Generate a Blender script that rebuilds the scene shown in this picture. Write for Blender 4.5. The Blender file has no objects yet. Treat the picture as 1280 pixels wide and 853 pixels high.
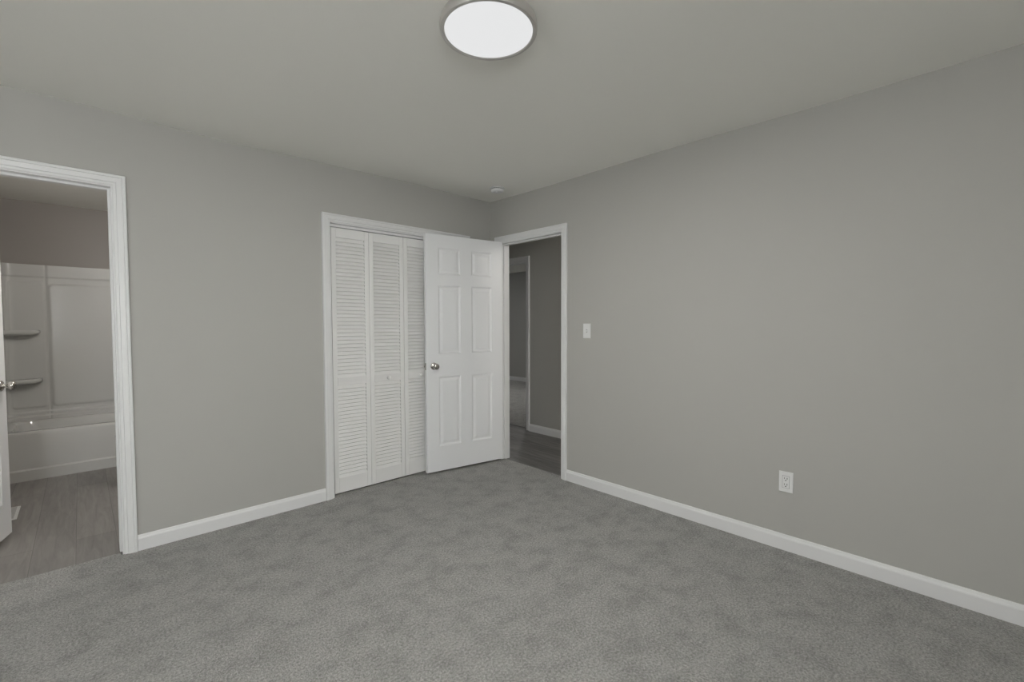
import bpy, bmesh, math, random
from mathutils import Vector, Matrix

random.seed(7)
scene = bpy.context.scene
C = scene.collection

# ------------------------------------------------------------------ camera
def unit(v):
    return Vector(v).normalized()
yaw, pit, rol = math.radians(43.60), math.radians(-2.152), math.radians(-0.132)
F = Vector((math.cos(pit)*math.sin(yaw), math.cos(pit)*math.cos(yaw), math.sin(pit)))
R0 = Vector((math.cos(yaw), -math.sin(yaw), 0)); U0 = R0.cross(F)
cR = math.cos(rol)*R0 + math.sin(rol)*U0
cU = -math.sin(rol)*R0 + math.cos(rol)*U0
cd = bpy.data.cameras.new('camera'); cam = bpy.data.objects.new('camera', cd); C.objects.link(cam)
M = Matrix.Identity(4)
for i in range(3):
    M[i][0] = cR[i]; M[i][1] = cU[i]; M[i][2] = -F[i]
M.translation = Vector((-2.8647, -3.3081, 1.2846))
cam.matrix_world = M
cd.sensor_width = 36; cd.lens = 36*567.09/1280; cd.clip_start = 0.02
scene.camera = cam

# ------------------------------------------------------------------ light
EXPOSURE = 0.0
WINDOW_BACK = 76      # daylight through the window behind the camera
WINDOW_SIDE = 17      # daylight through the window to the left
BATH_FILL = 25
HALL_FILL = 18
FAR_WINDOW_FILL = 1
CEIL_LAMP = 17.5
SUN = 46               # sun added out of view, its carpet patch bounces light to the ceiling
FAR_ROOM_FILL = 19          # fill light added in the room across the hall, no fixture there
FIXTURE_EMIT = 0.775
scene.view_settings.view_transform = 'Standard'
scene.view_settings.look = 'None'
scene.view_settings.exposure = EXPOSURE
scene.view_settings.gamma = 1.0
scene.view_settings.use_curve_mapping = False
world = bpy.data.worlds.new('sky'); scene.world = world; world.use_nodes = True
world.node_tree.nodes['Background'].inputs[0].default_value = (0.75, 0.85, 1.0, 1)
world.node_tree.nodes['Background'].inputs[1].default_value = 0.6

def area(name, loc, target, sx, sy, power, col=(1, 1, 1)):
    l = bpy.data.lights.new(name, 'AREA'); l.shape = 'RECTANGLE'; l.size = sx; l.size_y = sy
    l.energy = power; l.color = col
    o = bpy.data.objects.new(name, l); C.objects.link(o); o.location = loc
    o.rotation_euler = (Vector(target)-Vector(loc)).to_track_quat('-Z', 'Y').to_euler()
    return o
area('daylight_back', (-4.0, -5.14, 1.48), (-4.0, 0, 1.48), 1.2, 1.22, WINDOW_BACK, (0.97, 0.99, 1.0))
area('daylight_side', (-5.12, -2.85, 1.5), (0, -2.85, 1.5), 1.45, 1.25, WINDOW_SIDE, (0.97, 0.99, 1.0))
area('far_window_fill', (2.6, 5.62, 1.5), (2.6, 0, 1.2), 1.3, 1.15, FAR_WINDOW_FILL, (0.97, 0.99, 1.0))  # fill outside the added window of the room across the hall

sl = bpy.data.lights.new('bounce_sun', 'SUN'); sl.energy = SUN; sl.angle = math.radians(3); sl.color = (1.0, .965, .91)
so = bpy.data.objects.new('bounce_sun', sl); C.objects.link(so)
so.rotation_euler = Vector((0.20, 0.45, -0.87)).to_track_quat('-Z', 'Y').to_euler()

# ------------------------------------------------------------------ materials
def new_mat(name):
    m = bpy.data.materials.new(name); m.use_nodes = True
    return m, m.node_tree, m.node_tree.nodes['Principled BSDF']
def plain(name, col, rough=0.5, metal=0.0, bump=0.0, scale=60.0, var=0.0, coat=0.0):
    m, nt, b = new_mat(name)
    b.inputs['Base Color'].default_value = (*col, 1)
    b.inputs['Roughness'].default_value = rough
    b.inputs['Metallic'].default_value = metal
    b.inputs['Coat Weight'].default_value = coat
    tc = nt.nodes.new('ShaderNodeTexCoord')
    n = nt.nodes.new('ShaderNodeTexNoise'); n.inputs['Scale'].default_value = scale; n.inputs['Detail'].default_value = 3
    nt.links.new(tc.outputs['Object'], n.inputs['Vector'])
    if bump:
        bp = nt.nodes.new('ShaderNodeBump'); bp.inputs['Strength'].default_value = bump; bp.inputs['Distance'].default_value = 0.002
        nt.links.new(n.outputs['Fac'], bp.inputs['Height']); nt.links.new(bp.outputs['Normal'], b.inputs['Normal'])
    if var:
        r = nt.nodes.new('ShaderNodeMapRange'); r.inputs['From Min'].default_value = .3; r.inputs['From Max'].default_value = .7
        r.inputs['To Min'].default_value = 1-var; r.inputs['To Max'].default_value = 1+var
        mx = nt.nodes.new('ShaderNodeVectorMath'); mx.operation = 'SCALE'; mx.inputs[0].default_value = col
        nt.links.new(n.outputs['Fac'], r.inputs['Value']); nt.links.new(r.outputs['Result'], mx.inputs['Scale'])
        nt.links.new(mx.outputs['Vector'], b.inputs['Base Color'])
    return m

M_wall = plain('greige_wall_paint', (0.468, 0.461, 0.433), 0.75, bump=0.05, scale=180)
M_wall_bath = plain('taupe_wall_paint', (0.37, 0.345, 0.32), 0.75, bump=0.05, scale=180)
M_ceil = plain('flat_ceiling_paint', (0.87, 0.86, 0.812), 0.9, bump=0.08, scale=120)
M_trim = plain('white_semigloss_trim', (0.80, 0.80, 0.795), 0.38, bump=0.02, scale=40)
M_door = plain('white_door_paint', (0.88, 0.885, 0.89), 0.42, bump=0.06, scale=90)
M_louv = plain('white_louver_paint', (0.87, 0.865, 0.845), 0.5, bump=0.03, scale=60)
M_acryl = plain('white_acrylic', (0.64, 0.637, 0.615), 0.13, coat=0.5)
M_porc = plain('white_porcelain', (0.78, 0.78, 0.76), 0.1, coat=0.3)
M_plate = plain('white_plastic', (0.80, 0.80, 0.79), 0.35)
M_dark = plain('dark_slot', (0.02, 0.02, 0.02), 0.6)
M_chrome = plain('satin_nickel', (0.55, 0.53, 0.50), 0.16, metal=1.0)
M_nickel = plain('brushed_nickel', (0.62, 0.60, 0.575), 0.45, metal=0.7)
M_steel = plain('hinge_steel', (0.5, 0.49, 0.47), 0.35, metal=1.0)
M_ply = plain('closet_interior', (0.5, 0.49, 0.47), 0.8)

def emission(name, col, s):
    m, nt, b = new_mat(name)
    b.inputs['Base Color'].default_value = (0.8, 0.8, 0.8, 1)
    b.inputs['Base Color'].default_value = (0.05, 0.05, 0.05, 1)
    b.inputs['Roughness'].default_value = 0.5
    b.inputs['Specular IOR Level'].default_value = 0.1
    b.inputs['Emission Color'].default_value = (*col, 1); b.inputs['Emission Strength'].default_value = s
    return m
M_emit = emission('lit_diffuser', (0.99, 0.995, 1.0), FIXTURE_EMIT)
M_emit_b = emission('bath_fill_glow', (1.0, 0.95, 0.9), 1.2)

def glass():
    m, nt, b = new_mat('window_glass')
    out = nt.nodes['Material Output']; nt.nodes.remove(b)
    t = nt.nodes.new('ShaderNodeBsdfTransparent'); g = nt.nodes.new('ShaderNodeBsdfGlossy'); g.inputs['Roughness'].default_value = 0.02
    mx = nt.nodes.new('ShaderNodeMixShader'); mx.inputs[0].default_value = 0.06
    nt.links.new(t.outputs[0], mx.inputs[1]); nt.links.new(g.outputs[0], mx.inputs[2]); nt.links.new(mx.outputs[0], out.inputs[0])
    return m
M_glass = glass()

def carpet(name, lo, mid, hi):
    m, nt, b = new_mat(name); N = nt.nodes; Lk = nt.links.new
    tc = N.new('ShaderNodeTexCoord')
    b.inputs['Roughness'].default_value = 1.0
    b.inputs['Specular IOR Level'].default_value = 0.05
    b.inputs['Sheen Weight'].default_value = 0.15
    # individual yarn tufts
    f = N.new('ShaderNodeTexNoise'); f.inputs['Scale'].default_value = 105; f.inputs['Detail'].default_value = 5; f.inputs['Roughness'].default_value = 0.85
    v = N.new('ShaderNodeTexVoronoi'); v.inputs['Scale'].default_value = 190
    # pile lay patches
    g = N.new('ShaderNodeTexNoise'); g.inputs['Scale'].default_value = 7.5; g.inputs['Detail'].default_value = 6; g.inputs['Roughness'].default_value = 0.68
    for n in (f, v, g): Lk(tc.outputs['Object'], n.inputs['Vector'])
    cr = N.new('ShaderNodeValToRGB'); e = cr.color_ramp.elements
    e[0].position = 0.36; e[0].color = (*lo, 1); e[1].position = 0.66; e[1].color = (*hi, 1)
    k = e.new(0.5); k.color = (*mid, 1)
    Lk(f.outputs['Fac'], cr.inputs['Fac'])
    r = N.new('ShaderNodeMapRange'); r.inputs['From Min'].default_value = .34; r.inputs['From Max'].default_value = .56
    r.inputs['To Min'].default_value = 0.80; r.inputs['To Max'].default_value = 1.06
    Lk(g.outputs['Fac'], r.inputs['Value'])
    mx = N.new('ShaderNodeVectorMath'); mx.operation = 'SCALE'
    Lk(cr.outputs['Color'], mx.inputs[0]); Lk(r.outputs['Result'], mx.inputs['Scale'])
    Lk(mx.outputs['Vector'], b.inputs['Base Color'])
    ad = N.new('ShaderNodeMath'); ad.operation = 'ADD'
    Lk(f.outputs['Fac'], ad.inputs[0]); Lk(v.outputs['Distance'], ad.inputs[1])
    bp = N.new('ShaderNodeBump'); bp.inputs['Strength'].default_value = 0.7; bp.inputs['Distance'].default_value = 0.006
    Lk(ad.outputs[0], bp.inputs['Height']); Lk(bp.outputs['Normal'], b.inputs['Normal'])
    return m
M_carpet = carpet('grey_cut_pile_carpet', (0.20, 0.197, 0.187), (0.365, 0.361, 0.345), (0.60, 0.595, 0.575))

def planks(name, base, width=0.18, length=1.22, contrast=0.35, tint=.16):
    """wood-look vinyl planks running along y"""
    m, nt, b = new_mat(name); N = nt.nodes; Lk = nt.links.new
    tc = N.new('ShaderNodeTexCoord'); mp = N.new('ShaderNodeMapping')
    mp.inputs['Rotation'].default_value = (0, 0, math.pi/2); mp.inputs['Location'].default_value = (0, 0.035, 0)
    Lk(tc.outputs['Object'], mp.inputs['Vector'])
    br = N.new('ShaderNodeTexBrick'); br.inputs['Scale'].default_value = 1; br.inputs['Mortar Size'].default_value = 0.0015
    br.inputs['Brick Width'].default_value = length; br.inputs['Row Height'].default_value = width
    br.inputs['Color1'].default_value = (1-tint, 1-tint, 1-tint, 1); br.inputs['Color2'].default_value = (1+tint, 1+tint*.9, 1+tint*.8, 1)
    br.inputs['Mortar'].default_value = (0.6, 0.6, 0.6, 1); br.offset = 0.37
    Lk(mp.outputs['Vector'], br.inputs['Vector'])
    st = N.new('ShaderNodeMapping'); st.inputs['Scale'].default_value = (14, 1.3, 1)
    Lk(tc.outputs['Object'], st.inputs['Vector'])
    n = N.new('ShaderNodeTexNoise'); n.inputs['Scale'].default_value = 2.2; n.inputs['Detail'].default_value = 7; n.inputs['Roughness'].default_value = .62; n.inputs['Distortion'].default_value = .8
    Lk(st.outputs['Vector'], n.inputs['Vector'])
    r = N.new('ShaderNodeMapRange'); r.inputs['From Min'].default_value = .3; r.inputs['From Max'].default_value = .7
    r.inputs['To Min'].default_value = 1-contrast; r.inputs['To Max'].default_value = 1+contrast
    Lk(n.outputs['Fac'], r.inputs['Value'])
    a = N.new('ShaderNodeVectorMath'); a.operation = 'MULTIPLY'; a.inputs[1].default_value = base
    Lk(br.outputs['Color'], a.inputs[0])
    s = N.new('ShaderNodeVectorMath'); s.operation = 'SCALE'; Lk(a.outputs[0], s.inputs[0]); Lk(r.outputs['Result'], s.inputs['Scale'])
    Lk(s.outputs[0], b.inputs['Base Color'])
    b.inputs['Roughness'].default_value = 0.42
    bp = N.new('ShaderNodeBump'); bp.inputs['Strength'].default_value = 0.15; bp.inputs['Distance'].default_value = 0.002
    Lk(n.outputs['Fac'], bp.inputs['Height']); Lk(bp.outputs['Normal'], b.inputs['Normal'])
    return m
M_plank = planks('grey_wood_look_vinyl', (0.255, 0.242, 0.23), contrast=0.20, tint=.10)
M_plank_shaded = planks('shaded_wood_look_vinyl', (0.155, 0.15, 0.148), contrast=0.42)  # same vinyl as the bathroom, the hall's dimness put into a darker colour

# ------------------------------------------------------------------ mesh helpers
def tag(o, label=None, cat=None, group=None, kind=None):
    if label: o['label'] = label
    if cat: o['category'] = cat
    if group: o['group'] = group
    if kind: o['kind'] = kind
    return o
def obj(name, bm, mat, parent=None, smooth=False, bevel=0.0, seg=2, angle=30):
    bmesh.ops.recalc_face_normals(bm, faces=bm.faces)
    me = bpy.data.meshes.new(name); bm.to_mesh(me); bm.free()
    me.materials.append(mat)
    if smooth:
        me.shade_smooth()
        if smooth != 'all': me.set_sharp_from_angle(angle=math.radians(smooth if smooth is not True else 40))
    o = bpy.data.objects.new(name, me); C.objects.link(o)
    if parent is not None: o.parent = parent
    if bevel:
        bv = o.modifiers.new('bevel', 'BEVEL'); bv.width = bevel; bv.segments = seg; bv.limit_method = 'ANGLE'; bv.angle_limit = math.radians(angle)
    return o
def empty(name, loc, rz=0.0):
    o = bpy.data.objects.new(name, None); C.objects.link(o); o.location = loc; o.rotation_euler = (0, 0, rz); o.empty_display_size = .1
    return o
def ident(s, z, n): return Vector((s, z, n))
def fL(s, z, n): return Vector((s, -n, z))                # wall y=0 seen from -y
def fX(x0):                                                # wall x=x0 seen from -x
    return lambda s, z, n: Vector((x0-n, s, z))
def fXp(x0):                                               # wall x=x0 seen from +x
    return lambda s, z, n: Vector((x0+n, s, z))
def fYp(y0):
    return lambda s, z, n: Vector((s, y0+n, z))
def fY(y0):
    return lambda s, z, n: Vector((s, y0-n, z))
def world_f(x, y, z): return Vector((x, y, z))
def box(bm, a, b, f=world_f):
    vs = []
    for i in (0, 1):
        for j in (0, 1):
            for k in (0, 1):
                vs.append(bm.verts.new(f((a, b)[i][0], (a, b)[j][1], (a, b)[k][2])))
    for q in ((0, 1, 3, 2), (4, 6, 7, 5), (0, 4, 5, 1), (2, 3, 7, 6), (0, 2, 6, 4), (1, 5, 7, 3)):
        bm.faces.new([vs[i] for i in q])
def lathe(bm, prof, f, n=48, cap0=True, cap1=True):
    """prof: (radius, height); f maps local x,y,z to world"""
    rings = []
    for r, h in prof:
        if r < 1e-6: rings.append([bm.verts.new(f(0, 0, h))])
        else: rings.append([bm.verts.new(f(r*math.cos(2*math.pi*i/n), r*math.sin(2*math.pi*i/n), h)) for i in range(n)])
    for A, B in zip(rings, rings[1:]):
        for i in range(n):
            j = (i+1) % n
            if len(A) == 1 and len(B) == 1: continue
            if len(A) == 1: bm.faces.new((A[0], B[i], B[j]))
            elif len(B) == 1: bm.faces.new((A[i], B[0], A[j]))
            else: bm.faces.new((A[i], B[i], B[j], A[j]))
    if cap0 and len(rings[0]) > 1: bm.faces.new(rings[0])
    if cap1 and len(rings[-1]) > 1: bm.faces.new(rings[-1])
def sweep(bm, prof, frames):
    """prof: closed list of (a,b); frames: list of functions (a,b)->world point"""
    rows = [[bm.verts.new(g(a, b)) for a, b in prof] for g in frames]
    n = len(prof)
    for A, B in zip(rows, rows[1:]):
        for i in range(n):
            j = (i+1) % n
            bm.faces.new((A[i], A[j], B[j], B[i]))
    bm.faces.new(rows[0]); bm.faces.new(rows[-1])
def mesh_wall(name, boxes, mat, label=None, parent=None):
    bm = bmesh.new()
    for a, b in boxes: box(bm, a, b)
    o = obj(name, bm, mat, parent)
    return tag(o, label, None, kind='structure')

# ------------------------------------------------------------------ room shell
H = 2.44; T = 2.50; TH = 0.115
XL, YB = -5.0, -5.0                # walls behind the camera
BX0, BX1 = -3.375, -2.712          # bathroom door opening
CX0, CX1 = -1.543, -0.307          # closet opening
RY0, RY1 = -0.898, -0.130          # hall door opening
DH = 2.036                         # opening height
mesh_wall('wall_left', [((XL-.12, 0, -.05), (BX0, TH, T)), ((BX0, 0, DH+.012), (BX1, TH, T)), ((BX1, 0, -.05), (CX0, TH, T)),
          ((CX0, 0, DH), (CX1, TH, T)), ((CX1, 0, -.05), (TH, TH, T))], M_wall, 'greige wall with the bathroom opening and the closet')
mesh_wall('wall_right', [((0, RY1, -.05), (TH, 0, T)), ((0, RY0, DH+.008), (TH, RY1, T)), ((0, YB-.12, -.05), (TH, RY0, T))], M_wall,
          'long greige wall with the light switch and the outlet')
W1 = (-4.62, -3.38, 0.85, 2.1)      # window_1 on the back wall
W2 = (-3.6, -2.1, 0.85, 2.1)      # window_2 on the side wall
mesh_wall('wall_back', [((XL-.12, YB-.12, -.05), (W1[0], YB, T)), ((W1[1], YB-.12, -.05), (0, YB, T)),
          ((W1[0], YB-.12, -.05), (W1[1], YB, W1[2])), ((W1[0], YB-.12, W1[3]), (W1[1], YB, T))], M_wall, 'greige wall with a wide window')
mesh_wall('wall_side', [((XL-.12, YB, -.05), (XL, W2[0], T)), ((XL-.12, W2[1], -.05), (XL, 0, T)),
          ((XL-.12, W2[0], -.05), (XL, W2[1], W2[2])), ((XL-.12, W2[0], W2[3]), (XL, W2[1], T))], M_wall, 'greige wall with a narrower window')

def window(name, f, w, label):
    s0, s1, z0, z1 = w; g = 0.002
    bm = bmesh.new()
    for a, b in (((s0+g, z0+g, -.10), (s0+.05, z1-g, -.02)), ((s1-.05, z0+g, -.10), (s1-g, z1-g, -.02)), ((s0+.05, z0+g, -.10), (s1-.05, z0+.05, -.02)),
                 ((s0+.05, z1-.05, -.10), (s1-.05, z1-g, -.02)), ((s0+.05, (z0+z1)/2-.02, -.09), (s1-.05, (z0+z1)/2+.02, -.03))):
        box(bm, a, b, f)
    fr = obj(name, bm, M_trim, bevel=.003); tag(fr, label, kind='structure')
    bm = bmesh.new(); box(bm, (s0+.045, z0+.045, -.062), (s1-.045, z1-.045, -.058), f); obj('pane', bm, M_glass, fr)
    bm = bmesh.new(); box(bm, (s0-.05, z0-.03, 0), (s1+.05, z0-.004, .05), f); obj('window_sill', bm, M_trim, fr, bevel=.004)
window('window_1', fYp(YB), W1, 'wide white framed window')
window('window_2', fXp(XL), W2, 'narrower white framed window')

# ceiling, hung a little unevenly along the left wall as in the photo
def gauss(v, c, w): return math.exp(-((v-c)/w)**2)
def ceil_z(x, y):
    near = math.exp(-(abs(y)/0.7)**2)
    dz = near*(-0.012*gauss(x, -2.15, .35) + 0.008*gauss(x, -0.85, .3)) + near*0.004*gauss(x, -2.85, .3)
    nr = math.exp(-(abs(x)/0.7)**2)
    dz += nr*0.004*math.sin(y*3.1+.6)
    return H + dz
bm = bmesh.new(); nx, ny = 70, 66; rows = []
for i in range(nx+1):
    x = XL-.02+(0.02-XL+.02)*i/nx
    rows.append([bm.verts.new((x, YB-.02+(0.02-YB+.02)*j/ny, 0)) for j in range(ny+1)])
    for v in rows[-1]: v.co.z = ceil_z(v.co.x, v.co.y)
for i in range(nx):
    for j in range(ny): bm.faces.new((rows[i][j], rows[i+1][j], rows[i+1][j+1], rows[i][j+1]))
r = bmesh.ops.extrude_face_region(bm, geom=bm.faces[:])
for v in [g for g in r['geom'] if isinstance(g, bmesh.types.BMVert)]: v.co.z = 2.49
tag(obj('ceiling', bm, M_ceil, smooth=30), 'painted ceiling of the bedroom', kind='structure')

# carpet floor of the bedroom, running through the closet and up to both thresholds
bm = bmesh.new()
box(bm, (XL, YB, -.02), (0.0, 0.0, 0.0))
box(bm, (BX0+.02, 0.0, -.02), (BX1-.02, 0.035, 0.0))
box(bm, (CX0+.02, 0.0, -.02), (CX1-.02, TH, 0.0))
box(bm, (CX0-.3, TH, -.02), (TH, 0.75, 0.0))
box(bm, (0.0, RY0+.02, -.02), (0.045, RY1-.02, 0.0))
tag(obj('floor', bm, M_carpet), 'grey cut-pile carpet of the bedroom', kind='structure')

# ------------------------------------------------------------------ trim
CAS = [(0, 0), (0, .015), (.003, .0185), (.014, .0185), (.0165, .0145), (.021, .0155), (.040, .0130), (.0425, .0085), (.053, .0080), (.0575, .0055), (.058, 0)]
CAS = [(.058-a, b) for a, b in CAS]      # thick edge outside, thin edge at the opening
def casing(bm, f, s0, s1, ztop, zbot=0.0):
    """mitred U casing; s0<s1 are the inner casing edges"""
    fr = [lambda a, b: f(s0-a, zbot, b), lambda a, b: f(s0-a, ztop+a, b), lambda a, b: f(s1+a, ztop+a, b), lambda a, b: f(s1+a, zbot, b)]
    sweep(bm, CAS, fr)
def jamb(bm, f, s0, s1, ztop, depth, zbot=-.01, t=0.018):
    prof = [(0, 0), (0, -depth), (-t, -depth), (-t, 0)]
    fr = [lambda a, b: f(s0+a+t, zbot, b), lambda a, b: f(s0+a+t, ztop-a-t, b), lambda a, b: f(s1-a-t, ztop-a-t, b), lambda a, b: f(s1-a-t, zbot, b)]
    sweep(bm, prof, fr)
def stop(bm, f, s0, s1, ztop, n0, n1, zbot=0.0, t=0.011):
    prof = [(0, n0), (t, n0), (t, n1), (0, n1)]
    fr = [lambda a, b: f(s0+a, zbot, b), lambda a, b: f(s0+a, ztop-a, b), lambda a, b: f(s1-a, ztop-a, b), lambda a, b: f(s1-a, zbot, b)]
    sweep(bm, prof, fr)
def opening_trim(name, f, s0, s1, ztop, depth, label, stops=None, back=True):
    """s0..s1: rough opening that the jamb lines (jamb 12 mm thick), casing set back 6 mm from the jamb face"""
    t = 0.012
    bm = bmesh.new(); casing(bm, f, s0+t-.006, s1-t+.006, ztop-t+.006)
    root = tag(obj(name, bm, M_trim), label, kind='structure')
    bm = bmesh.new(); jamb(bm, f, s0, s1, ztop, depth, t=t); obj('jamb', bm, M_trim, root)
    if stops:
        bm = bmesh.new(); stop(bm, f, s0+t, s1-t, ztop-t, *stops); obj('door_stop', bm, M_trim, root)
    if back:
        bm = bmesh.new(); casing(bm, lambda s, z, n: f(s, z, -depth-n), s0+t-.006, s1-t+.006, ztop-t+.006, -.01); obj('back_casing', bm, M_trim, root)
    return root
opening_trim('trim_1', fL, BX0, BX1, DH+.012, TH, 'white casing around the bathroom opening', stops=(-.045, -.080))
opening_trim('trim_2', fL, CX0, CX1, DH, TH, 'white casing around the louvered closet', back=False)
opening_trim('trim_3', fX(0), RY0, RY1, DH+.008, TH, 'white casing around the hall opening', stops=(-.040, -.075))
HX = 1.04
HY0, HY1 = 0.535, 1.30
opening_trim('trim_4', fX(HX), HY0, HY1, DH+.008, TH, 'casing around the opening across the hall', stops=(-.040, -.075))

BASE = [(0, 0), (.0125, 0), (.0125, .066), (.011, .072), (.008, .077), (.0065, .083), (.004, .088), (0, .089)]
def baseboard(name, f, runs, label, zb=0.0, h=1.0):
    bm = bmesh.new()
    for s0, s1 in runs:
        sweep(bm, [(n, z*h+zb) for n, z in BASE], [lambda n, z, s=s: f(s, z, n) for s in (s0, s1)])
    return tag(obj(name, bm, M_trim), label, kind='structure')
baseboard('baseboard_left', fL, [(XL, BX0-.054), (BX1+.053, CX0-.054), (CX1+.053, 0)], 'white baseboard under the greige wall between the bathroom and the closet')
baseboard('baseboard_right', fX(0), [(YB, RY0-.053), (RY1+.053, 0)], 'white baseboard along the long greige wall')
baseboard('baseboard_back', fYp(YB), [(XL, 0)], 'white baseboard below the wide window')
baseboard('baseboard_side', fXp(XL), [(YB, 0)], 'white baseboard below the narrower window')

# ------------------------------------------------------------------ panelled doors
def door_slab(bm, W, z0, z1, th, rects):
    """slab from s=0..W, n from 0 (face) to -th (other face); both faces carry sunk raised panels"""
    ss = sorted({0, W} | {r[0] for r in rects} | {r[1] for r in rects})
    zs = sorted({z0, z1} | {r[2] for r in rects} | {r[3] for r in rects})
    def inside(s, z): return next((r for r in rects if r[0] < s < r[1] and r[2] < z < r[3]), None)
    for side in (0, 1):
        nn = lambda d: (-d if side == 0 else -th+d)
        cache = {}
        def V(s, z, d=0.0):
            k = (round(s, 5), round(z, 5), round(d, 5))
            if k not in cache: cache[k] = bm.verts.new((s, nn(d), z))
            return cache[k]
        for a, b in zip(ss, ss[1:]):
            for c, d in zip(zs, zs[1:]):
                if inside((a+b)/2, (c+d)/2) is None:
                    bm.faces.new((V(a, c), V(b, c), V(b, d), V(a, d)))
        for r in rects:
            rings = [(0, 0), (.004, .004), (.013, .0085), (.019, .0085), (.042, .0025)]
            L = [[V(r[0]+i, r[2]+i, d), V(r[1]-i, r[2]+i, d), V(r[1]-i, r[3]-i, d), V(r[0]+i, r[3]-i, d)] for i, d in rings]
            for A, B in zip(L, L[1:]):
                for i in range(4): bm.faces.new((A[i], A[(i+1) % 4], B[(i+1) % 4], B[i]))
            bm.faces.new(L[-1])
        if side == 0: f0 = dict(cache)
        else: f1 = dict(cache)
    def edge(pts):
        for (a, c), (b, d) in zip(pts, pts[1:]):
            k1 = (round(a, 5), round(c, 5), 0.0); k2 = (round(b, 5), round(d, 5), 0.0)
            bm.faces.new((f0[k1], f0[k2], f1[k2], f1[k1]))
    edge([(s, z0) for s in ss]); edge([(s, z1) for s in ss]); edge([(0, z) for z in zs]); edge([(W, z) for z in zs])

def six_rects(W, k=1.0):
    st = .114*k; mu = .111*k; w = (W-2*st-mu)/2
    cols = ((st, st+w), (st+w+mu, W-st))
    rws = ((.232, .833), (1.028, 1.616), (1.712, 1.930))
    return [(c0, c1, r0, r1) for c0, c1 in cols for r0, r1 in rws]

def knob_set(parent, s, z, n_face, sign, edge_s=None):
    """rose + ball knob standing off the face n_face in direction sign (local y)"""
    bm = bmesh.new()
    f = lambda x, y, h: Vector((s+x, n_face+sign*h, z+y))
    lathe(bm, [(.0, 0), (.031, 0), (.031, .004), (.027, .008), (.016, .011), (.0115, .016), (.0105, .026), (.014, .031), (.022, .037), (.0265, .046), (.0255, .055), (.020, .062), (.010, .0655), (0, .0665)], f, 40, False, False)
    return obj('door_knob', bm, M_chrome, parent, smooth='all')

def hinge(parent, z, y, x=0.0):
    bm = bmesh.new()
    f = lambda a, b, h: Vector((x+a, y+b, z-.045+h))
    lathe(bm, [(.0055, 0), (.0055, .09)], f, 16)
    lathe(bm, [(.007, .09), (.004, .096)], f, 16)
    box(bm, (x-.001, y-.038, z-.045), (x+.0005, y, z+.045))
    return obj('hinge', bm, M_steel, parent, smooth=40)

# bedroom door standing open in front of the closet; local x runs from hinge to free edge
DA = Vector((-.012, -.180)); DB = Vector((-.766, -.0595))
ang = math.atan2(DB.y-DA.y, DB.x-DA.x)
# local frame: +x along the slab, -y local must face the room side seen (world -y)
W = 0.762
bm = bmesh.new(); door_slab(bm, W, 0.020, 2.042, .035, six_rects(W))
d1 = obj('door_1', bm, M_door)
# local y+ is the seen face normal? slab face side 0 sits at y=0, the other at y=+/-th
d1.location = (DA.x, DA.y, 0); d1.rotation_euler = (0, 0, ang)
tag(d1, 'open white six-panel door in front of the closet', kind='structure')
for z in (1.82, 1.09, .36): hinge(d1, z, -.034, -.007)
knob_set(d1, .694, .927, 0.0, 1)
o = knob_set(d1, .694, .927, -.035, -1)
bm = bmesh.new(); box(bm, (W-.001, -.031, .898), (W+.0015, -.004, .956)); box(bm, (W, -.024, .920), (W+.011, -.011, .934))
obj('latch_plate', bm, M_steel, d1)

# bathroom door standing open inside the bathroom, its seen face towards +x
WB = .632
BA = Vector((-3.347, .132)); BB = Vector((-3.196, .746)); a2 = math.atan2(BB.y-BA.y, BB.x-BA.x)
nrm = Vector((math.sin(a2), -math.cos(a2)))            # normal of the seen face
bm = bmesh.new(); door_slab(bm, WB, .030, 2.036, .035, six_rects(WB, .86))
d2 = obj('door_2', bm, M_door)
d2.location = (BA.x-nrm.x*.035, BA.y-nrm.y*.035, 0); d2.rotation_euler = (0, 0, a2)
tag(d2, 'white six-panel door standing open inside the bathroom', kind='structure')
knob_set(d2, WB-.062, .927, -.035, -1); knob_set(d2, WB-.062, .927, 0.0, 1)
for z in (1.82, 1.09, .36): hinge(d2, z, -.001, -.004)

# louvered bifold closet doors: two pairs of leaves
LY = .035                        # front face of the leaves
def louver_leaf(x0, x1, parent):
    st = .035; z0, z1 = .012, 1.999; th = .028
    bm = bmesh.new()
    for a, b in (((x0, LY, z0), (x0+st, LY+th, z1)), ((x1-st, LY, z0), (x1, LY+th, z1)), ((x0+st, LY, z0), (x1-st, LY+th, .125)),
                 ((x0+st, LY, .825), (x1-st, LY+th, .884)), ((x0+st, LY, 1.93), (x1-st, LY+th, z1))):
        box(bm, a, b)
    leaf = obj('louver_panel', bm, M_louv, parent, bevel=.0018)
    bm = bmesh.new()
    for lo, hi, n in ((.125, .825, 25), (.884, 1.93, 37)):
        p = (hi-lo)/n
        for i in range(n):
            za = lo+i*p-.002; yb = LY+.0035
            rise = p+.001; run = .0205
            prof = [(yb, za), (yb-.0012, za+.003), (yb+run-.003, za+rise+.003), (yb+run, za+rise), (yb+run+.001, za+rise-.003), (yb+.004, za-.002)]
            prof = [(y, min(max(z, lo-.004), hi+.004)) for y, z in prof]
            sweep(bm, prof, [lambda y, z, x=x: Vector((x, y, z)) for x in (x0+st-.003, x1-st+.003)])
    obj('louvers', bm, M_louv, leaf)
    return leaf
def leaf_knob(x, leaf):
    bm = bmesh.new()
    lathe(bm, [(0, 0), (.0085, 0), (.0075, .008), (.011, .013), (.016, .018), (.0165, .023), (.013, .028), (.006, .0305), (0, .031)],
          lambda a, b, h: Vector((x+a, LY-h, .855+b)), 28, False, False)
    obj('knob', bm, M_louv, leaf, smooth='all')
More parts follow.
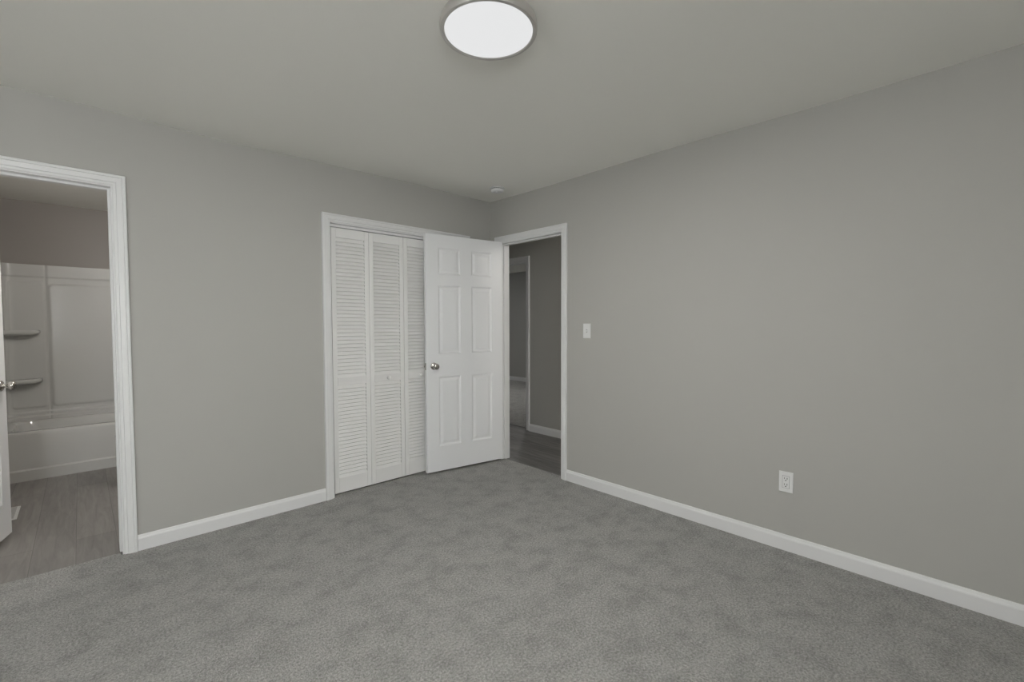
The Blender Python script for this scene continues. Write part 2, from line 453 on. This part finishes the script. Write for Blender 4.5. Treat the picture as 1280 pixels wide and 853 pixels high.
d3 = tag(empty('door_3', (0, 0, 0)), 'pair of white louvered bifold leaves at the hinge side of the closet', kind='structure')
louver_leaf(-1.514, -1.2205, d3); l2 = louver_leaf(-1.2185, -.9195, d3); leaf_knob(-1.071, l2)
d4 = tag(empty('door_4', (0, 0, 0)), 'pair of white louvered bifold leaves partly behind the open door', kind='structure')
l3 = louver_leaf(-.9160, -.6185, d4); louver_leaf(-.6165, -.3225, d4); leaf_knob(-.768, l3)
bm = bmesh.new(); box(bm, (CX0+.013, LY-.004, 2.0035), (CX1-.013, LY+.036, 2.023))
tag(obj('trim_5', bm, M_trim), 'white head track above the closet leaves', kind='structure')
# closet interior behind the leaves
mesh_wall('wall_closet', [((-1.80, .75, -.05), (TH, .85, T)), ((-1.84, TH+.001, -.05), (-1.78, .75, T)), ((.03, TH+.001, -.05), (.114, .75, T)), ((-1.78, TH+.001, 2.44), (.03, .75, T))], M_ply, 'plain back and sides of the closet')

# ------------------------------------------------------------------ bathroom
GX0, GX1, GY1 = -3.40, -1.90, 2.90
mesh_wall('wall_bath_left', [((GX0-.1, TH, -.05), (GX0, GY1+.1, T))], M_wall_bath, 'taupe bathroom wall beside the open bathroom door')
mesh_wall('wall_bath_right', [((GX1, TH, -.05), (GX1+.06, GY1+.1, T))], M_wall_bath, 'taupe bathroom wall behind the toilet')
mesh_wall('wall_bath_back', [((GX0, GY1, -.05), (GX1, GY1+.1, T))], M_wall_bath, 'taupe bathroom wall above the tub surround')
mesh_wall('ceiling_bath', [((GX0, TH, H), (GX1, GY1, T))], M_ceil, 'painted bathroom ceiling')
mesh_wall('floor_bath', [((GX0, .035, -.04), (GX1, GY1, -.010))], M_plank, 'grey wood-look vinyl floor of the bathroom')

TY0, TY1, TX0, TX1 = 2.170, 2.875, -3.385, -1.905
def rring(x0, x1, y0, y1, r, n=96):
    """rounded rectangle, n points spread evenly by angle index"""
    pts = []; q = n//4
    for (cx, cy, a0) in ((x1-r, y1-r, 0), (x0+r, y1-r, 90), (x0+r, y0+r, 180), (x1-r, y0+r, 270)):
        for i in range(q):
            a = math.radians(a0+90*i/(q-1)); pts.append((cx+r*math.cos(a), cy+r*math.sin(a)))
    return pts
bm = bmesh.new(); R = []
for ins, insf, z, r in ((0, -.012, -.010, .004), (0, -.012, .075, .004), (0, 0, .088, .004), (0, 0, .3765, .004), (.0006, .0006, .3795, .004), (.005, .005, .3925, .006), (.012, .012, .396, .01),
                        (.07, .065, .396, .10), (.082, .077, .388, .11), (.10, .095, .33, .13), (.15, .13, .12, .15), (.20, .18, .075, .14), (.30, .25, .068, .10)):
    R.append([bm.verts.new((x, y, z)) for x, y in rring(TX0+ins, TX1-ins, TY0+insf, TY1-ins, r)])
for A, B in zip(R, R[1:]):
    for i in range(len(A)): bm.faces.new((A[i], A[(i+1) % len(A)], B[(i+1) % len(A)], B[i]))
bm.faces.new(R[-1]); bm.faces.new(R[0])
tub = tag(obj('bathtub', bm, M_acryl, smooth=35), 'white alcove bathtub with a stepped apron under the shower surround', 'bathtub')
bm = bmesh.new(); lathe(bm, [(0, 0), (.03, 0), (.028, .004), (0, .005)], lambda a, b, h: Vector((-2.25+a, 2.52+b, .069+h)), 24, False, False)
obj('drain', bm, M_chrome, tub, smooth=40)

def smst(v, e, w):
    t = min(max((v-e)/w+.5, 0), 1); return t*t*(3-2*t)
def rrect(x, z, x0, x1, z0, z1, r, w):
    cx, cz = (x0+x1)/2, (z0+z1)/2
    qx = abs(x-cx)-(x1-x0)/2+r; qz = abs(z-cz)-(z1-z0)/2+r
    d = math.hypot(max(qx, 0), max(qz, 0))+min(max(qx, qz), 0)-r
    return 1-smst(d, 0, w)
def relief(x, z):
    n = .010*smst(z, 1.736, .010)
    n += .010*rrect(x, z, -3.068, -2.17, .508, 1.672, .035, .016)
    n += .008*rrect(x, z, -3.335, -3.100, .508, 1.690, .03, .014)
    n -= .008*math.exp(-((x+3.085)/.006)**2)
    n += .020*(1-smst(z, .466, .012)) + .035*(1-smst(z, .434, .012))
    n += .030*math.exp(-(max(x+3.357, 0)/.018)**1.3)
    return n
SX0, SX1, SZ0, SZ1 = -3.359, -1.925, .3965, 1.850
nx, nz = 190, 200
bm = bmesh.new()
grid = [[bm.verts.new((SX0+(SX1-SX0)*i/nx, 2.880-relief(SX0+(SX1-SX0)*i/nx, SZ0+(SZ1-SZ0)*j/nz), SZ0+(SZ1-SZ0)*j/nz)) for j in range(nz+1)] for i in range(nx+1)]
for i in range(nx):
    for j in range(nz): bm.faces.new((grid[i][j], grid[i+1][j], grid[i+1][j+1], grid[i][j+1]))
r = bmesh.ops.extrude_edge_only(bm, edges=[e for e in bm.edges if e.is_boundary])
nv = [g for g in r['geom'] if isinstance(g, bmesh.types.BMVert)]
for v in nv: v.co.y = 2.898
bmesh.ops.contextual_create(bm, geom=[e for e in bm.edges if e.is_boundary])
sur = tag(empty('shower_surround', (0, 0, 0)), 'white moulded wall surround with corner soap shelves above the bathtub', 'shower surround')
obj('back_panel', bm, M_acryl, sur, smooth=50)
for nm, xa, xb in (('end_panel', GX0+.001, SX0), ('end_panel', SX1, GX1-.001)):
    bm = bmesh.new()
    box(bm, (xa, TY0+.03, .3965), (xb, 2.8985, 1.850)); obj(nm, bm, M_acryl, sur, bevel=.004)
for zt, ln in ((1.238, .225), (.785, .228)):
    # shelf with a rounded free end, growing out of the corner
    bm = bmesh.new(); pts = []
    x0, yb, dep = SX0, 2.872, .115
    pts = [(x0, yb), (x0, yb-dep)]
    for i in range(15):
        a = math.pi/2*i/14
        pts.append((x0+ln-.055+.055*math.sin(a), yb-dep+.11*(1-math.cos(a))))
    rows = []
    for z, s in ((zt-.046, .80), (zt-.040, .93), (zt-.028, 1.0), (zt-.006, 1.0), (zt, .965), (zt-.004, .93)):
        rows.append([bm.verts.new((x0+(x-x0)*s, yb+(y-yb)*s, z)) for x, y in pts])
    for A, B in zip(rows, rows[1:]):
        for i in range(len(A)): bm.faces.new((A[i], A[(i+1) % len(A)], B[(i+1) % len(A)], B[i]))
    bm.faces.new(rows[0]); bm.faces.new(rows[-1])
    obj('soap_shelf', bm, M_acryl, sur, smooth=50)

# toilet whose bowl tip just shows past the jamb
tc_ = Vector((-2.42, 1.47, -.01))
toi = tag(empty('toilet', tc_), 'white toilet whose bowl tip peeks past the bathroom door casing', 'toilet')
def ell(cx, ax, ay, zz):
    return lambda a, b, h: Vector((cx+a*ax, b*ay, h))
bm = bmesh.new()
prof = [(0, 0), (.115, 0), (.118, .02), (.105, .06), (.10, .14), (.125, .22), (.165, .30), (.183, .355), (.187, .39), (.180, .398), (.150, .396), (.135, .33), (.09, .24), (0, .20)]
lathe(bm, prof, lambda a, b, h: Vector((a*(1.32 if a < 0 else 1.15)+.04*(1-h/.4)-.012, b, h)), 48, False, False)
obj('bowl', bm, M_porc, toi, smooth=50)
bm = bmesh.new(); lathe(bm, [(.125, .399), (.189, .399), (.192, .408), (.186, .417), (.13, .417), (.125, .41), (.125, .399)], lambda a, b, h: Vector((a*(1.32 if a < 0 else 1.15)-.012, b, h)), 48, False, False)
obj('seat', bm, M_porc, toi, smooth=50)
bm = bmesh.new(); lathe(bm, [(0, .419), (.188, .419), (.190, .427), (.180, .434), (0, .438)], lambda a, b, h: Vector((a*(1.32 if a < 0 else 1.15)-.012, b, h)), 48, False, False)
obj('lid', bm, M_porc, toi, smooth=50)
bm = bmesh.new(); box(bm, (.285, -.21, .37), (.475, .21, .74)); obj('tank', bm, M_porc, toi, bevel=.02, seg=4)
bm = bmesh.new(); box(bm, (.275, -.22, .741), (.49, .22, .775)); obj('tank_lid', bm, M_porc, toi, bevel=.01, seg=3)
bm = bmesh.new(); box(bm, (.12, -.10, .02), (.40, .10, .37)); obj('pedestal', bm, M_porc, toi, bevel=.02, seg=3)
bm = bmesh.new(); box(bm, (.262, .10, .68), (.272, .17, .692)); box(bm, (.272, .155, .678), (.286, .171, .694)); obj('flush_lever', bm, M_chrome, toi, bevel=.002)

# floor register in the bathroom
bm = bmesh.new(); box(bm, (-3.318, 1.12, -.0095), (-3.204, 1.425, -.0045))
reg = tag(obj('floor_register', bm, M_plate, bevel=.002), 'white metal floor register in the vinyl beside the open bathroom door', 'floor vent')
bm = bmesh.new()
for c in range(2):
    for i in range(17):
        y = 1.145+i*.016; x = -3.303+c*.045
        box(bm, (x, y, -.0044), (x+.038, y+.008, -.0036))
obj('vent_slots', bm, plain('vent_slot_grey', (.48, .48, .47), .6), reg)
# unseen dome and point fill, added to brighten the bathroom
bm = bmesh.new(); lathe(bm, [(0, -.09), (.06, -.085), (.11, -.06), (.135, -.02), (.14, 0)], lambda a, b, h: Vector((-2.30+a, .75+b, H+h)), 40, False, True)
tag(obj('bath_fill_dome', bm, M_emit_b, smooth='all'), 'small added fill dome, out of view on the bathroom ceiling before the toilet', 'ceiling light')
def point(name, loc, p, rad, col):
    l = bpy.data.lights.new(name, 'POINT'); l.energy = p; l.shadow_soft_size = rad; l.color = col
    o = bpy.data.objects.new(name, l); C.objects.link(o); o.location = loc; return o
point('bath_fill', (-2.30, .75, 2.20), BATH_FILL, .13, (1.0, .97, .945))

# ------------------------------------------------------------------ hall and the room across it
mesh_wall('floor_hall', [((.045, RY0+.012, -.04), (TH, RY1-.012, -.010)), ((TH, -3.2, -.04), (HX, 2.4, -.010)), ((HX, HY0+.012, -.04), (HX+.07, HY1-.012, -.010))], M_plank_shaded, 'grey wood-look vinyl floor of the hall with shade in its colour')
mesh_wall('wall_hall_far', [((HX, -3.2, -.05), (HX+TH, HY0, T)), ((HX, HY0, DH+.008), (HX+TH, HY1, T)), ((HX, HY1, -.05), (HX+TH, 2.4, T))], M_wall, 'greige hall wall with the opening to another room')
mesh_wall('wall_hall_near', [((0, TH+.001, -.05), (TH, 2.4, T))], M_wall, 'greige hall wall running on past the closet')
mesh_wall('wall_hall_end', [((TH, 2.4, -.05), (HX, 2.5, T)), ((TH, -3.3, -.05), (HX, -3.2, T))], M_wall, 'greige ends of the hall')
mesh_wall('ceiling_hall', [((TH, -3.2, H), (HX, 2.4, T))], M_ceil, 'painted hall ceiling')
baseboard('baseboard_hall', fX(HX), [(-3.2, HY0-.042), (HY1+.042, 2.4)], 'white baseboard across the hall', zb=-.01)
QX1, QY0, QY1 = 4.27, -1.0, 5.5
mesh_wall('floor_room_across', [((HX+.07, HY0+.012, -.03), (HX+TH, HY1-.012, 0.0)), ((HX+TH, QY0, -.03), (QX1, QY1, 0.0))], M_carpet, 'grey carpet of the room across the hall')
mesh_wall('wall_room_across', [((QX1, QY0, -.05), (QX1+.1, QY1, T)), ((HX+TH+.001, QY0-.1, -.05), (QX1, QY0, T)),
          ((HX+TH+.001, QY1, -.05), (1.9, QY1+.1, T)), ((3.3, QY1, -.05), (QX1, QY1+.1, T)), ((1.9, QY1, -.05), (3.3, QY1+.1, .9)), ((1.9, QY1, 2.1), (3.3, QY1+.1, T)),
          ((HX+.001, 2.501, -.05), (HX+TH, QY1, T))], M_wall, 'greige walls of the room across the hall')
mesh_wall('ceiling_room_across', [((HX+TH, QY0, H), (QX1, QY1, T))], M_ceil, 'painted ceiling of the room across the hall')
baseboard('baseboard_room_across', fX(QX1), [(QY0, QY1)], 'white baseboard in the room across the hall')
window('added_window', fY(QY1), (1.9, 3.3, .9, 2.1), 'white framed window added out of view in the room across the hall')  # unseen window, added with its daylight to light this room
l = bpy.data.lights.new('far_room_fill', 'AREA'); l.shape = 'DISK'; l.size = .3; l.energy = FAR_ROOM_FILL; l.color = (1, .98, .96)
o = bpy.data.objects.new('far_room_fill', l); C.objects.link(o); o.location = (2.9, 2.1, 2.40)
point('hall_fill', (.58, -1.9, 2.2), HALL_FILL, .12, (1.0, .96, .92))  # fill added to brighten the hall, no fixture behind it

# ------------------------------------------------------------------ fixtures of the bedroom
cx, cy = -1.720, -1.983
fz = lambda a, b, h: Vector((cx+a, cy+b, h))
cl = empty('ceiling_light', (cx, cy, H))
tag(cl, 'round flush ceiling light with a lit white diffuser in a brushed nickel ring', 'ceiling light')
bm = bmesh.new()
zc = ceil_z(cx, cy)
lathe(bm, [(0, zc-.0005), (.158, zc-.0005), (.162, zc-.004), (.177, 2.418), (.1815, 2.408), (.183, 2.396), (.1825, 2.384), (.180, 2.3795), (.176, 2.3785), (.168, 2.3795), (.1655, 2.382), (.1655, 2.392), (0, 2.392)], fz, 96, False, False)
ring = obj('ring', bm, M_nickel, smooth=30); ring.parent = cl; ring.matrix_parent_inverse = cl.matrix_basis.inverted()
bm = bmesh.new()
lathe(bm, [(0, 2.3915), (.1652, 2.3915), (.1652, 2.3825), (.160, 2.3812), (.10, 2.3805), (0, 2.380)], fz, 96, False, False)
dif = obj('diffuser', bm, M_emit, smooth=30); dif.parent = cl; dif.matrix_parent_inverse = cl.matrix_basis.inverted()
l = bpy.data.lights.new('ceiling_lamp', 'AREA'); l.shape = 'DISK'; l.size = .31; l.energy = CEIL_LAMP; l.color = (1.0, .985, .96)
o = bpy.data.objects.new('ceiling_lamp', l); C.objects.link(o); o.location = (cx, cy, 2.378)

sx, sy = -.265, -.401; sz = ceil_z(sx, sy)
sd = empty('smoke_detector', (sx, sy, sz)); tag(sd, 'small round white smoke detector on the ceiling near the corner', 'smoke detector')
bm = bmesh.new(); lathe(bm, [(0, -.001), (.062, -.001), (.064, -.004), (.062, -.009), (0, -.009)], ident, 48, False, False); obj('base_plate', bm, M_plate, sd, smooth=40)
bm = bmesh.new(); lathe(bm, [(0, -.009), (.048, -.009), (.048, -.013), (.054, -.014), (.0545, -.022), (.050, -.032), (.040, -.037), (0, -.038)], ident, 48, False, False)
body = obj('housing', bm, M_plate, sd, smooth=40)
bm = bmesh.new()
for k in range(28):
    a = 2*math.pi*k/28; c, s = math.cos(a), math.sin(a)
    box(bm, (.0475, -.0035, -.0135), (.0495, .0035, -.0095), lambda x, y, z, c=c, s=s: Vector((x*c-y*s, x*s+y*c, z)))
obj('vent_slots', bm, M_dark, body)
bm = bmesh.new(); lathe(bm, [(0, -.037), (.011, -.037), (.011, -.041), (.008, -.0425), (0, -.0425)], lambda a, b, h: Vector((a-.012, b-.012, h)), 24, False, False)
obj('test_button', bm, M_plate, body, smooth=40)

# light switch
f = fX(0)
py, pz = -1.150, 1.229
bm = bmesh.new(); box(bm, (py-.035, pz-.0575, .0003), (py+.035, pz+.0575, .0055), f)
sw = tag(obj('light_switch', bm, M_plate, bevel=.003, seg=3), 'white light switch plate on the greige wall beside the hall opening', 'light switch')
bm = bmesh.new(); box(bm, (py-.0055, pz-.012, .0056), (py+.0055, pz+.012, .0062), f); obj('toggle_slot', bm, plain('switch_slot_grey', (.35, .35, .34), .5), sw)
bm = bmesh.new()
prof = [(pz-.004, .0055), (pz-.0095, .0165), (pz-.004, .0185), (pz+.007, .0065), (pz+.007, .0055)]
sweep(bm, prof, [lambda z, n, s=s: f(s, z, n) for s in (py-.004, py+.004)]); obj('toggle', bm, M_plate, sw, bevel=.0008)
for dz in (-.030, .030):
    bm = bmesh.new(); lathe(bm, [(0, .0055), (.0032, .0055), (.0028, .0066), (0, .007)], lambda a, b, h, dz=dz: f(py+a, pz+dz+b, h), 16, False, False); obj('screw', bm, M_plate, sw, smooth=40)

# outlet
py, pz = -2.5425, .390
bm = bmesh.new(); box(bm, (py-.0355, pz-.058, .0003), (py+.0355, pz+.058, .006), f)
ot = tag(obj('wall_outlet', bm, M_plate, bevel=.003, seg=3), 'white electrical outlet low on the greige wall above the baseboard', 'outlet')
bm = bmesh.new(); box(bm, (py-.0165, pz-.0335, .0061), (py+.0165, pz+.0335, .0085), f); face = obj('receptacle', bm, M_plate, ot, bevel=.0012)
bm = bmesh.new(); box(bm, (py-.018, pz-.035, .006), (py+.018, pz+.035, .0063), f); obj('receptacle_gap', bm, plain('gap_grey', (.3, .3, .3), .6), ot)
bm = bmesh.new()
for dz in (-.017, .017):
    box(bm, (py-.0082, pz+dz-.001, .0086), (py-.0052, pz+dz+.009, .0089), f)
    box(bm, (py+.0052, pz+dz+.0005, .0086), (py+.0082, pz+dz+.008, .0089), f)
    lathe(bm, [(0, .0086), (.0031, .0086), (.0031, .0090), (0, .0090)], lambda a, b, h, dz=dz: f(py+a, pz+dz-.0075+b, h), 16, False, False)
obj('sockets', bm, M_dark, face)
for dz in (-.048, .048):
    bm = bmesh.new(); lathe(bm, [(0, .006), (.003, .006), (.0026, .0069), (0, .0073)], lambda a, b, h, dz=dz: f(py+a, pz+dz+b, h), 16, False, False); obj('screw', bm, M_plate, ot, smooth=40)
